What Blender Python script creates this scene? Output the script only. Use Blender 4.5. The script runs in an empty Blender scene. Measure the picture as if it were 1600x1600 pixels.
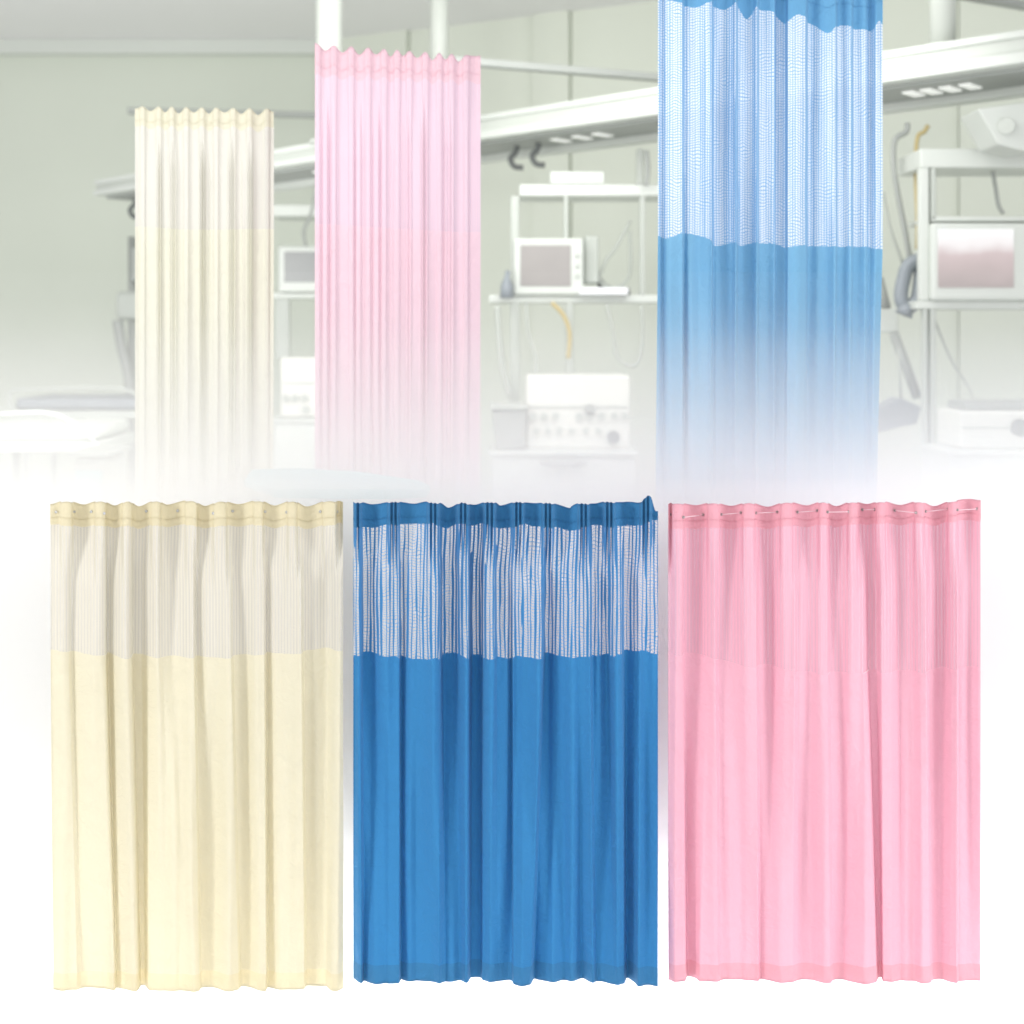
import bpy, bmesh, math, random
from mathutils import Vector, noise
random.seed(7)
S = bpy.context.scene
COL = S.collection
# ---------------------------------------------------------------- camera
F = 2000.0            # focal length in photo pixels (photo is 1600 wide)
ZC = 2.10             # eye height
HY = 520.0            # horizon row of the photograph
cam = bpy.data.cameras.new('camera'); co = bpy.data.objects.new('camera', cam); COL.objects.link(co)
S.camera = co
co.location = (0, 0, ZC); co.rotation_euler = (math.radians(90), 0, 0)
cam.sensor_width = 36; cam.lens = 36 * F / 1600; cam.shift_y = -(800 - HY) / 1600
cam.clip_start = .1; cam.clip_end = 200
cam.dof.use_dof = True; cam.dof.focus_distance = 3.88; cam.dof.aperture_fstop = (cam.lens / 1000) / 0.025
# ---------------------------------------------------------------- world and lamps
w = bpy.data.worlds.new('World'); S.world = w; w.use_nodes = True
bg = w.node_tree.nodes['Background']; bg.inputs[0].default_value = (1.0, 1.0, 1.0, 1); bg.inputs[1].default_value = 0.80
S.view_settings.view_transform = 'Standard'; S.view_settings.look = 'None'
S.view_settings.exposure = 0.0; S.view_settings.gamma = 1
S.view_settings.use_curve_mapping = False
S.cycles.volume_bounces = 14; S.cycles.max_bounces = 18; S.cycles.diffuse_bounces = 5
S.cycles.transparent_max_bounces = 24

def area(name, loc, target, size, power, color=(1, 1, 1)):
    l = bpy.data.lights.new(name, 'AREA'); l.shape = 'SQUARE'; l.size = size; l.energy = power; l.color = color
    o = bpy.data.objects.new(name, l); COL.objects.link(o); o.location = loc
    o.rotation_euler = (Vector(target) - Vector(loc)).to_track_quat('-Z', 'Y').to_euler(); return o
area('key_lamp', (-4.0, 0.3, 2.7), (0, 3.6, 1.1), 1.1, 125, (1, .99, .97))
area('front_lamp', (1.5, -2.0, 4.5), (0, 3.9, .6), 3.0, 45)
area('side_fill', (4.2, 1.2, 1.3), (1.9, 3.95, 1.0), 1.6, 85)  # added fill, evens out grey patches in the mist at the right
area('tall_curtain_lamp', (1.0, 1.0, 4.6), (0.2, 5.0, 3.0), 1.5, 9)
area('room_fill', (.2, 7.2, 5.1), (-.6, 13.0, 1.8), 3.5, 180, (1, 1, .97))  # unseen fill added to brighten the back of the room
area('left_room_fill', (-3.2, 7.4, 2.6), (-5.0, 14.0, 4.8), 2.5, 70, (1, 1, .98))  # second added fill, lifts the left wall and ceiling
def strip(name, loc, up, power):      # added unseen fill strips between the curtains and the mist, to whiten the mist
    o = area(name, loc, Vector(loc) + Vector((0, .4, up)), 1, power)
    o.data.shape = 'RECTANGLE'; o.data.size = 4.4; o.data.size_y = .1
strip('mist_fill_low', (.3, 3.80, .02), .5, 30)
strip('mist_fill_high', (.3, 3.80, 3.35), -1.2, 8)

# ---------------------------------------------------------------- helpers
def W(px, py, D):
    return Vector(((px - 800) / F * D, D, ZC - (py - HY) / F * D))
def link(name, me, mat=None, parent=None):
    o = bpy.data.objects.new(name, me); COL.objects.link(o)
    if mat is not None: me.materials.append(mat)
    if parent is not None: o.parent = parent
    return o
def thing(name, label, cat, loc=(0, 0, 0), group=None):
    o = bpy.data.objects.new(name, None); COL.objects.link(o); o.location = loc
    o.empty_display_size = .1
    o['label'] = label; o['category'] = cat
    if group: o['group'] = group
    return o
def tag(o, label, cat, group=None):
    o['label'] = label; o['category'] = cat
    if group: o['group'] = group
    return o
def struct(o):
    o['kind'] = 'structure'; return o
def origin(root):      # the Empty's own place, so that children in world coordinates stay put
    return Vector(root.location)
class MB:
    def __init__(s): s.v = []; s.f = []; s.sm = []
    def hexa(s, pts):   # 8 points: bottom 4, top 4
        b = len(s.v); s.v += [Vector(p) for p in pts]
        for q in ((3,2,1,0),(4,5,6,7),(0,1,5,4),(1,2,6,5),(2,3,7,6),(3,0,4,7)): s.f.append(tuple(b+i for i in q)); s.sm.append(False)
        return s
    def box(s, lo, hi):
        x0,y0,z0 = lo; x1,y1,z1 = hi
        return s.hexa([(x0,y0,z0),(x1,y0,z0),(x1,y1,z0),(x0,y1,z0),(x0,y0,z1),(x1,y0,z1),(x1,y1,z1),(x0,y1,z1)])
    def pbox(s, px0, py0, px1, py1, D, depth):   # a box whose front face spans these pixels at distance D
        a = W(px0, py1, D); b = W(px1, py0, D)
        return s.box((a.x, D, a.z), (b.x, D+depth, b.z))
    def tube(s, pts, r, n=12, cap=True):
        b = len(s.v); m = len(pts)
        pts = [Vector(p) for p in pts]
        for i, p in enumerate(pts):
            t = (pts[min(i+1, m-1)] - pts[max(i-1, 0)]).normalized()
            up = Vector((0, 1, 0)) if abs(t.y) < .9 else Vector((1, 0, 0))
            a = t.cross(up).normalized(); c = t.cross(a)
            rr = r[i] if isinstance(r, (list, tuple)) else r
            for k in range(n):
                th = 2*math.pi*k/n
                s.v.append(p + a*math.cos(th)*rr + c*math.sin(th)*rr)
        for i in range(m-1):
            for k in range(n):
                s.f.append((b+i*n+k, b+i*n+(k+1)%n, b+(i+1)*n+(k+1)%n, b+(i+1)*n+k)); s.sm.append(True)
        if cap:
            s.f.append(tuple(b+k for k in range(n))[::-1]); s.sm.append(False)
            s.f.append(tuple(b+(m-1)*n+k for k in range(n))); s.sm.append(False)
        return s
    def ring(s, c, R, r, axis='Y', n=20, k=8):
        b = len(s.v); c = Vector(c)
        for i in range(n):
            a = 2*math.pi*i/n; d = Vector((math.cos(a), 0, math.sin(a)))
            for j in range(k):
                t = 2*math.pi*j/k
                s.v.append(c + d*(R + r*math.cos(t)) + Vector((0, r*math.sin(t), 0)))
        for i in range(n):
            for j in range(k):
                s.f.append((b+i*k+j, b+i*k+(j+1)%k, b+((i+1)%n)*k+(j+1)%k, b+((i+1)%n)*k+j)); s.sm.append(True)
        return s
    def build(s, name, mat, parent=None, bevel=0, uv=None):
        me = bpy.data.meshes.new(name)
        off = origin(parent) if parent is not None and parent.type == 'EMPTY' else (origin(parent.parent) if parent is not None and parent.parent else Vector((0,0,0)))
        me.from_pydata([v - off for v in s.v], [], s.f); me.update()
        for p, q in zip(me.polygons, s.sm): p.use_smooth = q
        bm = bmesh.new(); bm.from_mesh(me); bmesh.ops.recalc_face_normals(bm, faces=bm.faces); bm.to_mesh(me); bm.free()
        o = link(name, me, mat, parent)
        if bevel:
            m = o.modifiers.new('bevel', 'BEVEL'); m.width = bevel; m.segments = 2; m.limit_method = 'ANGLE'
        return o
def slabpoly(pts, D, th, name, mat, parent):
    mb = MB(); n_ = len(pts)
    mb.v = [W(x, y, D) for x, y in pts] + [W(x, y, D) + Vector((0, th, 0)) for x, y in pts]
    mb.f = [tuple(range(n_)), tuple(range(n_, 2*n_))[::-1]] + [(i, (i+1) % n_, n_+(i+1) % n_, n_+i) for i in range(n_)]; mb.sm = [False]*len(mb.f)
    return mb.build(name, mat, parent, .01)
def smooth_path(pts, n=6):
    P = [Vector(p) for p in pts]; out = []
    for i in range(len(P)-1):
        p0 = P[max(i-1,0)]; p1 = P[i]; p2 = P[i+1]; p3 = P[min(i+2,len(P)-1)]
        for k in range(n):
            t = k/n
            out.append(.5*((2*p1)+(p2-p0)*t+(2*p0-5*p1+4*p2-p3)*t*t+(3*p1-p0-3*p2+p3)*t**3))
    out.append(P[-1]); return out

# ---------------------------------------------------------------- materials
def newmat(name):
    m = bpy.data.materials.new(name); m.use_nodes = True
    nt = m.node_tree; return m, nt, nt.nodes, nt.links, nt.nodes['Principled BSDF']
def plain(name, col, rough=.5, metal=0, var=.04, scale=6, bump=0, emit=0):
    m, nt, N, L, P = newmat(name)
    P.inputs['Roughness'].default_value = rough; P.inputs['Metallic'].default_value = metal
    tc = N.new('ShaderNodeTexCoord'); nz = N.new('ShaderNodeTexNoise'); nz.inputs['Scale'].default_value = scale; nz.inputs['Detail'].default_value = 5
    L.new(tc.outputs['Object'], nz.inputs['Vector'])
    mx = N.new('ShaderNodeMix'); mx.data_type = 'RGBA'
    mx.inputs[6].default_value = (*[max(0, c*(1-var)) for c in col], 1); mx.inputs[7].default_value = (*[min(1, c*(1+var)) for c in col], 1)
    L.new(nz.outputs['Fac'], mx.inputs[0]); L.new(mx.outputs[2], P.inputs['Base Color'])
    if bump:
        b = N.new('ShaderNodeBump'); b.inputs['Strength'].default_value = bump; b.inputs['Distance'].default_value = .01
        L.new(nz.outputs['Fac'], b.inputs['Height']); L.new(b.outputs[0], P.inputs['Normal'])
    if emit:
        P.inputs['Emission Color'].default_value = (*col, 1); P.inputs['Emission Strength'].default_value = emit
    return m
def math_node(N, L, op, a, b=None, c=None):
    n = N.new('ShaderNodeMath'); n.operation = op
    for i, x in enumerate((a, b, c)):
        if x is None: continue
        if isinstance(x, (int, float)): n.inputs[i].default_value = x
        else: L.new(x, n.inputs[i])
    return n.outputs[0]
def cloth(name, col, transl=.12, tcol=None, bump=.36, creases=()):
    m, nt, N, L, P = newmat(name)
    P.inputs['Roughness'].default_value = .85; P.inputs['Sheen Weight'].default_value = .06; P.inputs['Specular IOR Level'].default_value = .15
    uv = N.new('ShaderNodeUVMap'); uv.uv_map = 'UVMap'
    mp = N.new('ShaderNodeMapping'); mp.inputs['Scale'].default_value = (.35, .35, 1); L.new(uv.outputs[0], mp.inputs[0])
    nz = N.new('ShaderNodeTexNoise'); nz.inputs['Scale'].default_value = 1; nz.inputs['Detail'].default_value = 4; L.new(mp.outputs[0], nz.inputs[0])
    mx = N.new('ShaderNodeMix'); mx.data_type = 'RGBA'
    mx.inputs[6].default_value = (*[c*.98 for c in col], 1); mx.inputs[7].default_value = (*[min(1, c*1.02) for c in col], 1)
    L.new(nz.outputs['Fac'], mx.inputs[0]); L.new(mx.outputs[2], P.inputs['Base Color'])
    # crinkles: thin creases here and there
    mp2 = N.new('ShaderNodeMapping'); mp2.inputs['Scale'].default_value = (.035, .03, 1); L.new(uv.outputs[0], mp2.inputs[0])
    n2 = N.new('ShaderNodeTexNoise'); n2.inputs['Scale'].default_value = 1; n2.inputs['Detail'].default_value = 7; n2.inputs['Roughness'].default_value = .62; n2.inputs['Distortion'].default_value = .6
    L.new(mp2.outputs[0], n2.inputs[0])
    ad = math_node(N, L, 'ADD', math_node(N, L, 'MULTIPLY', n2.outputs['Fac'], 1.0), math_node(N, L, 'MULTIPLY', nz.outputs['Fac'], .02))
    if creases:      # faint lines pressed into the cloth where it was folded in its packet
        sv = N.new('ShaderNodeSeparateXYZ'); L.new(uv.outputs[0], sv.inputs[0])
        n3 = N.new('ShaderNodeTexNoise'); n3.inputs['Scale'].default_value = .012; n3.inputs['Detail'].default_value = 2; L.new(uv.outputs[0], n3.inputs[0])
        msk = math_node(N, L, 'GREATER_THAN', n3.outputs['Fac'], .47)
        vv = math_node(N, L, 'ADD', sv.outputs[1], math_node(N, L, 'MULTIPLY', nz.outputs['Fac'], 1.5))
        for cy in creases:
            dd = math_node(N, L, 'ABSOLUTE', math_node(N, L, 'SUBTRACT', vv, cy))
            g = math_node(N, L, 'MAXIMUM', math_node(N, L, 'SUBTRACT', 1, math_node(N, L, 'DIVIDE', dd, 2.2)), 0)
            ad = math_node(N, L, 'ADD', ad, math_node(N, L, 'MULTIPLY', math_node(N, L, 'MULTIPLY', g, msk), .06))
    b = N.new('ShaderNodeBump'); b.inputs['Strength'].default_value = bump; b.inputs['Distance'].default_value = .035
    L.new(ad, b.inputs['Height']); L.new(b.outputs[0], P.inputs['Normal'])
    tr = N.new('ShaderNodeBsdfTranslucent'); tr.inputs[0].default_value = (*(tcol or col), 1)
    ms = N.new('ShaderNodeMixShader'); ms.inputs[0].default_value = transl
    L.new(P.outputs[0], ms.inputs[1]); L.new(tr.outputs[0], ms.inputs[2])
    L.new(ms.outputs[0], N['Material Output'].inputs['Surface'])
    return m
def netting(name, col, period=6.5, hole=.55, rowp=2.6, rowh=.6, warp=0.0, transl=.12, fill=.3, fcol=(.7,.7,.7)):
    """open knit: upright ribs joined by fine cross threads, with holes between; ribs close up where the cloth turns away"""
    m, nt, N, L, P = newmat(name)
    P.inputs['Roughness'].default_value = .8; P.inputs['Sheen Weight'].default_value = .1; P.inputs['Specular IOR Level'].default_value = .2
    P.inputs['Base Color'].default_value = (*col, 1)
    uv = N.new('ShaderNodeUVMap'); uv.uv_map = 'UVMap'
    sp = N.new('ShaderNodeSeparateXYZ'); L.new(uv.outputs[0], sp.inputs[0])
    at = N.new('ShaderNodeAttribute'); at.attribute_name = 'slope'
    mp = N.new('ShaderNodeMapping'); mp.inputs['Scale'].default_value = (.11, .006, 1); L.new(uv.outputs[0], mp.inputs[0])
    nz = N.new('ShaderNodeTexNoise'); nz.inputs['Scale'].default_value = 1; nz.inputs['Detail'].default_value = 2; L.new(mp.outputs[0], nz.inputs[0])
    wob = math_node(N, L, 'MULTIPLY', math_node(N, L, 'SUBTRACT', nz.outputs['Fac'], .5), warp)
    u = math_node(N, L, 'ADD', math_node(N, L, 'DIVIDE', sp.outputs[0], period), wob)
    fu = math_node(N, L, 'FRACT', u)
    mv = N.new('ShaderNodeMapping'); mv.inputs['Scale'].default_value = (.05, .02, 1); L.new(uv.outputs[0], mv.inputs[0])
    nv = N.new('ShaderNodeTexNoise'); nv.inputs['Scale'].default_value = 1; nv.inputs['Detail'].default_value = 1; L.new(mv.outputs[0], nv.inputs[0])
    yv = math_node(N, L, 'ADD', sp.outputs[1], math_node(N, L, 'MULTIPLY', nv.outputs['Fac'], 22))     # cross threads ride up and down with the gathers
    fv = math_node(N, L, 'FRACT', math_node(N, L, 'DIVIDE', yv, rowp))
    hw = math_node(N, L, 'MULTIPLY', math_node(N, L, 'SUBTRACT', 1, at.outputs['Fac']), hole)
    # per-rib width variation
    fl = N.new('ShaderNodeTexWhiteNoise'); fl.noise_dimensions = '1D'; L.new(math_node(N, L, 'FLOOR', u), fl.inputs['W'])
    hw = math_node(N, L, 'MULTIPLY', hw, math_node(N, L, 'ADD', .72, math_node(N, L, 'MULTIPLY', fl.outputs[0], .34)))
    inu = math_node(N, L, 'LESS_THAN', fu, hw)
    inv = math_node(N, L, 'LESS_THAN', fv, rowh)
    h = math_node(N, L, 'MULTIPLY', inu, inv)
    tr = N.new('ShaderNodeBsdfTranslucent'); tr.inputs[0].default_value = (*col, 1)
    ms = N.new('ShaderNodeMixShader'); ms.inputs[0].default_value = transl
    L.new(P.outputs[0], ms.inputs[1]); L.new(tr.outputs[0], ms.inputs[2])
    tp = N.new('ShaderNodeBsdfTransparent')
    fd = N.new('ShaderNodeBsdfDiffuse'); fd.inputs[0].default_value = (*fcol, 1)
    mf = N.new('ShaderNodeMixShader'); mf.inputs[0].default_value = fill; L.new(tp.outputs[0], mf.inputs[1]); L.new(fd.outputs[0], mf.inputs[2])
    m2 = N.new('ShaderNodeMixShader'); L.new(h, m2.inputs[0]); L.new(ms.outputs[0], m2.inputs[1]); L.new(mf.outputs[0], m2.inputs[2])
    L.new(m2.outputs[0], N['Material Output'].inputs['Surface'])
    return m
M = {}
M['wall'] = plain('wall_paint', (.66, .70, .62), .7, var=.03, scale=.8)
M['wallside'] = plain('side_wall_paint', (.70, .735, .655), .7, var=.03, scale=.8)
M['ceil'] = plain('ceiling_paint', (.82, .82, .82), .8, var=.02, scale=.7)
M['floor'] = plain('white_floor', (.88, .88, .88), .6, var=.01, scale=2)
M['white'] = plain('white_enamel', (.66, .69, .65), .35, var=.02)
M['pale'] = plain('pale_plastic', (.59, .62, .575), .45, var=.03)
M['cream_plastic'] = plain('cream_plastic', (.80, .80, .75), .45, var=.03)
M['grey'] = plain('grey_metal', (.38, .40, .38), .5, var=.05)
M['mid'] = plain('mid_grey_paint', (.50, .53, .49), .5, var=.05)
M['dark'] = plain('dark_rubber', (.15, .16, .16), .6, var=.1)
M['bluegrey'] = plain('blue_grey_plastic', (.28, .31, .34), .5, var=.1)
M['screen'] = plain('grey_screen', (.36, .34, .33), .25, var=.12, scale=3)
M['screen_dark'] = plain('dark_screen', (.22, .23, .23), .25, var=.1, scale=3)
M['lamp'] = plain('lamp_glass', (.92, .93, .9), .3, emit=.35)
M['paper'] = plain('white_paper', (.88, .89, .92), .6)
M['yellow'] = plain('yellow_hose', (.55, .45, .22), .5)
M['cyan'] = plain('pale_cyan_pad', (.42, .62, .66), .6)
M['steel'] = plain('steel', (.55, .55, .55), .3, 1)
M['white_steel'] = plain('bright_nickel', (.75, .75, .75), .25, .9)
M['darkring'] = plain('tarnished_steel', (.4, .34, .34), .35, .7)
M['cord'] = plain('white_cord', (.85, .68, .73), .7)
# lit monitor screen: white at the top, dusky pink at the bottom
def lit_screen():
    m, nt, N, L, P = newmat('lit_screen')
    tc = N.new('ShaderNodeTexCoord'); sp = N.new('ShaderNodeSeparateXYZ'); L.new(tc.outputs['Generated'], sp.inputs[0])
    nz = N.new('ShaderNodeTexNoise'); nz.inputs['Scale'].default_value = 2.0; L.new(tc.outputs['Generated'], nz.inputs[0])
    ad = math_node(N, L, 'ADD', sp.outputs[2], math_node(N, L, 'MULTIPLY', math_node(N, L, 'SUBTRACT', nz.outputs['Fac'], .5), .3))
    cr = N.new('ShaderNodeValToRGB'); e = cr.color_ramp.elements
    e[0].position = .05; e[0].color = (.40, .33, .32, 1); e[1].position = .95; e[1].color = (1, 1, 1, 1)
    x = e.new(.55); x.color = (.62, .50, .50, 1); x = e.new(.72); x.color = (.92, .88, .88, 1)
    L.new(ad, cr.inputs[0]); P.inputs['Base Color'].default_value = (.1, .1, .1, 1)
    L.new(cr.outputs[0], P.inputs['Emission Color']); P.inputs['Emission Strength'].default_value = .9
    P.inputs['Roughness'].default_value = .3
    return m
M['lit'] = lit_screen()

# ================================================================ the room
ZCEIL = ZC + 455 / F * 14
def wall_D(px):      # side wall: 14 m away at column 500, 10.6 m at column 1700
    t = (px - 500) / 1200; return 1 / ((1-t)/14 + t/10.6)
o = MB().box((-14, -6, -.1), (14, 16, 0)).build('floor', M['floor']); struct(o)
a = W(500, HY, 14)
b = W(2100, HY, wall_D(2100))
o = MB().box((-9, 14, 0), (a.x, 14.2, ZCEIL)).build('back_wall', M['wall']); struct(o)
d = (b - a).normalized(); n = Vector((-d.y, d.x, 0)); n = n if n.y > 0 else -n
def slab(p, q, z0, z1, th):
    return [(p.x,p.y,z0),(q.x,q.y,z0),(q.x+n.x*th,q.y+n.y*th,z0),(p.x+n.x*th,p.y+n.y*th,z0),
            (p.x,p.y,z1),(q.x,q.y,z1),(q.x+n.x*th,q.y+n.y*th,z1),(p.x+n.x*th,p.y+n.y*th,z1)]
mb = MB()
cols = [500, 640, 835, 893, 1105, 1300, 1500, 1720, 2100]
for i in range(len(cols)-1):
    p = W(cols[i], HY, wall_D(cols[i])); q = W(cols[i+1], HY, wall_D(cols[i+1]))
    q = q - d*.014
    off = .0 if i % 2 else .05
    mb.hexa(slab(p - n*off, q - n*off, 0, ZCEIL, .2))
mb.hexa(slab(a + n*.06, b + n*.06, 0, ZCEIL, .1))
struct(mb.build('side_wall', M['wallside']))
struct(MB().box((-9, 6.2, ZCEIL), (10, 15, ZCEIL+.2)).build('ceiling', M['ceil']))
# cornice along the back wall
tag(MB().box((-9, 13.85, ZCEIL-.16), (a.x, 13.998, ZCEIL-.002)).build('cornice', M['white']), 'pale cornice strip where the left wall meets the ceiling', 'cornice')

# ceiling rails
def rail(p0, p1, D0, th, label):
    hgt = (HY - p0[1]) / F * D0; D1 = hgt * F / (HY - p1[1])
    A = W(p0[0], p0[1], D0); B = W(p1[0], p1[1], D1)
    u = (B-A).normalized(); s = Vector((-u.y, u.x, 0))
    e = th / F * (D0 + D1) / 2
    mb = MB(); mb.hexa([A-s*.04, B-s*.04, B+s*.04, A+s*.04, *[v + Vector((0,0,e)) for v in (A-s*.04, B-s*.04, B+s*.04, A+s*.04)]])
    root = thing('ceiling_rail', label, 'rail', A, 'rails hung from the ceiling')
    mb.build('track', M['grey'], root, .004)
rail((700, 100), (1120, 134), 9.2, 11, 'grey ceiling rail crossing the wall between the tall pink and blue curtains')
rail((200, 178), (560, 186), 12.2, 9, 'grey ceiling rail running behind the top of the tall cream curtain')
rail((1400, -20), (1720, 35), 8.3, 11, 'grey ceiling rail in the top corner right of the white post')

# ---------------------------------------------------------------- supply booms
def boom(px0, px1, ytop0, ytop1, D0, face, under, posts, lampx, hookx, label, depth):
    z = ZC + (HY - ytop0) / F * D0
    def Dat(px):
        yt = ytop0 + (ytop1 - ytop0) * (px - px0) / (px1 - px0)
        return (z - ZC) * F / (HY - yt)
    A = W(px0, ytop0, D0); B = W(px1, ytop1, Dat(px1)); u = (B-A).normalized(); s = Vector((-u.y, u.x, 0)); s = s if s.y > 0 else -s
    h = face / F * D0
    root = thing('supply_boom', label, 'supply boom', A, 'ceiling supply booms')
    def bar(y0, y1, z0, z1, mat, name, p=0, q=1, par=root, bev=.006):
        P = A.lerp(B, p); Q = A.lerp(B, q)
        pts = []
        for zz in (z0, z1):
            for base, yy in ((P, y0), (Q, y0), (Q, y1), (P, y1)):
                v = base + s*yy; pts.append((v.x, v.y, z + zz))
        return MB().hexa(pts).build(name, mat, par, bev)
    bar(0, depth, -h*.62, 0, M['pale'], 'beam')
    bar(-.03, .10, -h, -h*.62-.002, M['white'], 'lower_edge')
    un = bar(.10, depth+.12, -h-.02, -h*.62-.003, M['grey'], 'underside')
    bar(depth+.12, depth+.24, -h-.07, -h*.5, M['white'], 'rear_edge')
    bar(-.02, .03, -.03, .012, M['white'], 'upper_edge')
    L_ = (B-A).length
    for px, pr in posts:
        D = Dat(px); q = Vector(((px-800)/F*D, D, 0)) + s*depth*.5; q.x = (px-800)/F*q.y
        MB().tube([(q.x, q.y, z-.02), (q.x, q.y, ZCEIL)], pr, 24).build('post', M['pale'], root)
        MB().tube([(q.x, q.y, z+.001), (q.x, q.y, z+.03)], pr*1.5, 24).build('collar', M['pale'], root)
    for px in lampx:
        D = Dat(px); base = Vector(((px-800)/F*D, D, 0)); t = (base - Vector((A.x, A.y, 0))).length / L_
        wd = .038 / L_
        bar(.22, depth-.02, -h-.032, -h-.021, M['lamp'], 'lamp', t-wd, t+wd, root, .004)
    for px in hookx:
        D = Dat(px); q = Vector(((px-800)/F*D, D, z-h-.02)) + s*depth*.8
        MB().tube(smooth_path([q, q+Vector((-.01,0,-.05)), q+Vector((-.05,0,-.10)), q+Vector((-.02,0,-.16)), q+Vector((.05,0,-.17))]), .022, 8).build('hook', M['dark'], root)
    return Dat, z, s
DA, ZB, SB = boom(668, 1760, 196, 25, 10.3, 34, 0, [(686, .075), (1473, .075)], [835, 868, 900, 1392, 1420, 1450, 1482], [762, 796, 1012],
     'long pale supply boom on two white posts with square lamps underneath', .42)
boom(150, 560, 284, 214, 11.6, 22, 0, [(514, .095)], [455], [166, 184],
     'short pale supply boom hanging behind the cream and pink curtains', .36)

# ---------------------------------------------------------------- equipment racks hanging from the booms
def rack(D, bars, label, dep=.45):
    root = thing('equipment_rack', label, 'equipment rack', W(bars[0][0], bars[0][3], D), 'white equipment racks')
    for (x0, y0, x1, y1, nm, m) in bars:
        MB().pbox(x0, y0, x1, y1, D, dep if nm in ('shelf', 'top_bar') else .06).build(nm, M[m], root, .008)
    return root
rack(9.4, [(812, 288, 1130, 306, 'top_bar', 'white'), (764, 461, 1130, 473, 'shelf', 'white'), (798, 306, 811, 461, 'upright', 'mid'),
           (881, 306, 888, 461, 'upright', 'mid'), (797, 473, 812, 655, 'upright', 'mid'), (884, 473, 896, 585, 'upright', 'mid'),
           (1000, 306, 1008, 461, 'upright', 'mid'), (860, 268, 944, 287, 'tray', 'white'), (995, 232, 1006, 288, 'upright', 'mid')],
     'white equipment rack with thin grey uprights between the tall pink and blue curtains')
rack(7.7, [(1438, 232, 1720, 262, 'top_bar', 'white'), (1437, 262, 1452, 470, 'upright', 'white'), (1455, 262, 1463, 344, 'upright', 'mid'),
           (1455, 338, 1720, 346, 'shelf', 'white'), (1432, 470, 1720, 483, 'shelf', 'white'), (1443, 483, 1450, 700, 'upright', 'mid'), (1454, 483, 1463, 700, 'upright', 'mid')],
     'large white equipment rack with two shelves at the right edge')
rack(11.2, [(424, 320, 500, 338, 'top_bar', 'white'), (424, 458, 500, 466, 'shelf', 'white'), (430, 466, 452, 560, 'upright', 'mid')],
     'small distant equipment rack seen between the cream and pink curtains')

root = thing('junction_box', 'white junction box with a round cap under the boom at the right edge', 'junction box', W(1585, 228, 7.3))
slabpoly([(1528, 170), (1650, 152), (1650, 226), (1600, 236), (1560, 226)], 7.3, .3, 'box', M['white'], root)
MB().tube([W(1572, 197, 7.3), W(1572, 197, 7.27)], .045, 20).build('cap', M['pale'], root)
# monitors
def monitor(x0, y0, x1, y1, sx0, sy0, sx1, sy1, D, scr, label, side=0):
    root = thing('monitor', label, 'monitor', W((x0+x1)/2, y1, D), 'medical monitors on the racks')
    MB().pbox(x0, y0, x1, y1, D, .25).build('housing', M['white'], root, .02)
    if side:
        MB().pbox(x1+1, y0-4, x1+side, y1-18, D+.16, .25).build('rear_case', M['mid'], root, .02)
    MB().pbox(sx0, sy0, sx1, sy1, D-.006, .004).build('screen', M[scr], root)
    kx = (sx1 + x1)/2
    for k in range(3):
        c = W(kx, sy0 + (sy1-sy0)*(.25+.25*k), D)
        MB().tube([c, c-Vector((0,.02,0))], .012*D/9, 12).build('knob', M['mid'], root)
monitor(803, 372, 912, 461, 813, 383, 892, 447, 9.35, 'screen', 'white monitor with a brown grey screen on the middle rack', 24)
monitor(1456, 348, 1640, 470, 1466, 358, 1584, 449, 7.65, 'lit', 'large white monitor with a lit white and pink screen at the right edge')
monitor(434, 384, 520, 457, 444, 393, 500, 441, 11.15, 'screen_dark', 'small monitor with a dark screen just left of the pink curtain')
# paper / flat keyboard on the middle shelf
tag(MB().pbox(905, 449, 982, 460.5, 9.3, .25).build('paper_stack', M['paper'], None, .01), 'white stack of paper on the shelf right of the brown grey monitor', 'paper')
for (x, y, D, lab, cat, nm) in ((955, 440, 9.65, 'dark grey handset behind the white papers on the middle rack', 'handset', 'handset'), (792, 445, 9.3, 'dark flask standing left of the brown grey monitor', 'flask', 'flask')):
    c = W(x, y+21, D)
    if nm == 'flask':
        tag(MB().tube([c, c+Vector((0,0,.09)), c+Vector((.0,0,.15)), c+Vector((.01,0,.2))], [.05, .045, .02, .018]).build(nm, M['bluegrey']), lab, cat)
    else:
        tag(MB().tube(smooth_path([c+Vector((-.11,0,.14)), c+Vector((-.05,0,.05)), c+Vector((.05,0,.02)), c+Vector((.14,0,.03))]), [.03]*6+[.04]*7+[.03]*6).build(nm, M['dark']), lab, cat)

# machines
def machine(x0, y0, x1, y1, D, label, rows, top=None):
    root = thing('medical_device', label, 'medical device', W((x0+x1)/2, y1, D), 'boxed medical devices')
    MB().pbox(x0, y0, x1, y1, D, .4).build('case', M['cream_plastic'], root, .02)
    if top: MB().pbox(x0+8, y0-top, x1, y0-1, D+.04, .3).build('lid', M['grey'], root, .01)
    for (yy, xs, r, m) in rows:
        for x in xs:
            c = W(x, yy, D); MB().tube([c, c-Vector((0,.03,0))], r, 12).build('knob', M[m], root)
    yl = y0 + (y1-y0)*.42
    MB().pbox(x0+3, yl, x1-3, yl+2.5, D-.008, .006).build('seam', M['mid'], root)
machine(822, 586, 985, 702, 9.0, 'cream boxed medical device with rows of knobs beneath the middle rack',
        [(650, (833, 850, 868, 905, 921, 940, 960, 976), .026, 'mid'), (673, (838, 856, 874, 893, 915, 935), .022, 'mid'), (640, (922, ), .04, 'grey'), (683, (958,), .045, 'dark')])
machine(438, 558, 505, 652, 10.8, 'cream boxed medical device with three knobs left of the pink curtain', [(622, (447, 461, 476), .03, 'mid'), (640, (478,), .03, 'mid')])
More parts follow.
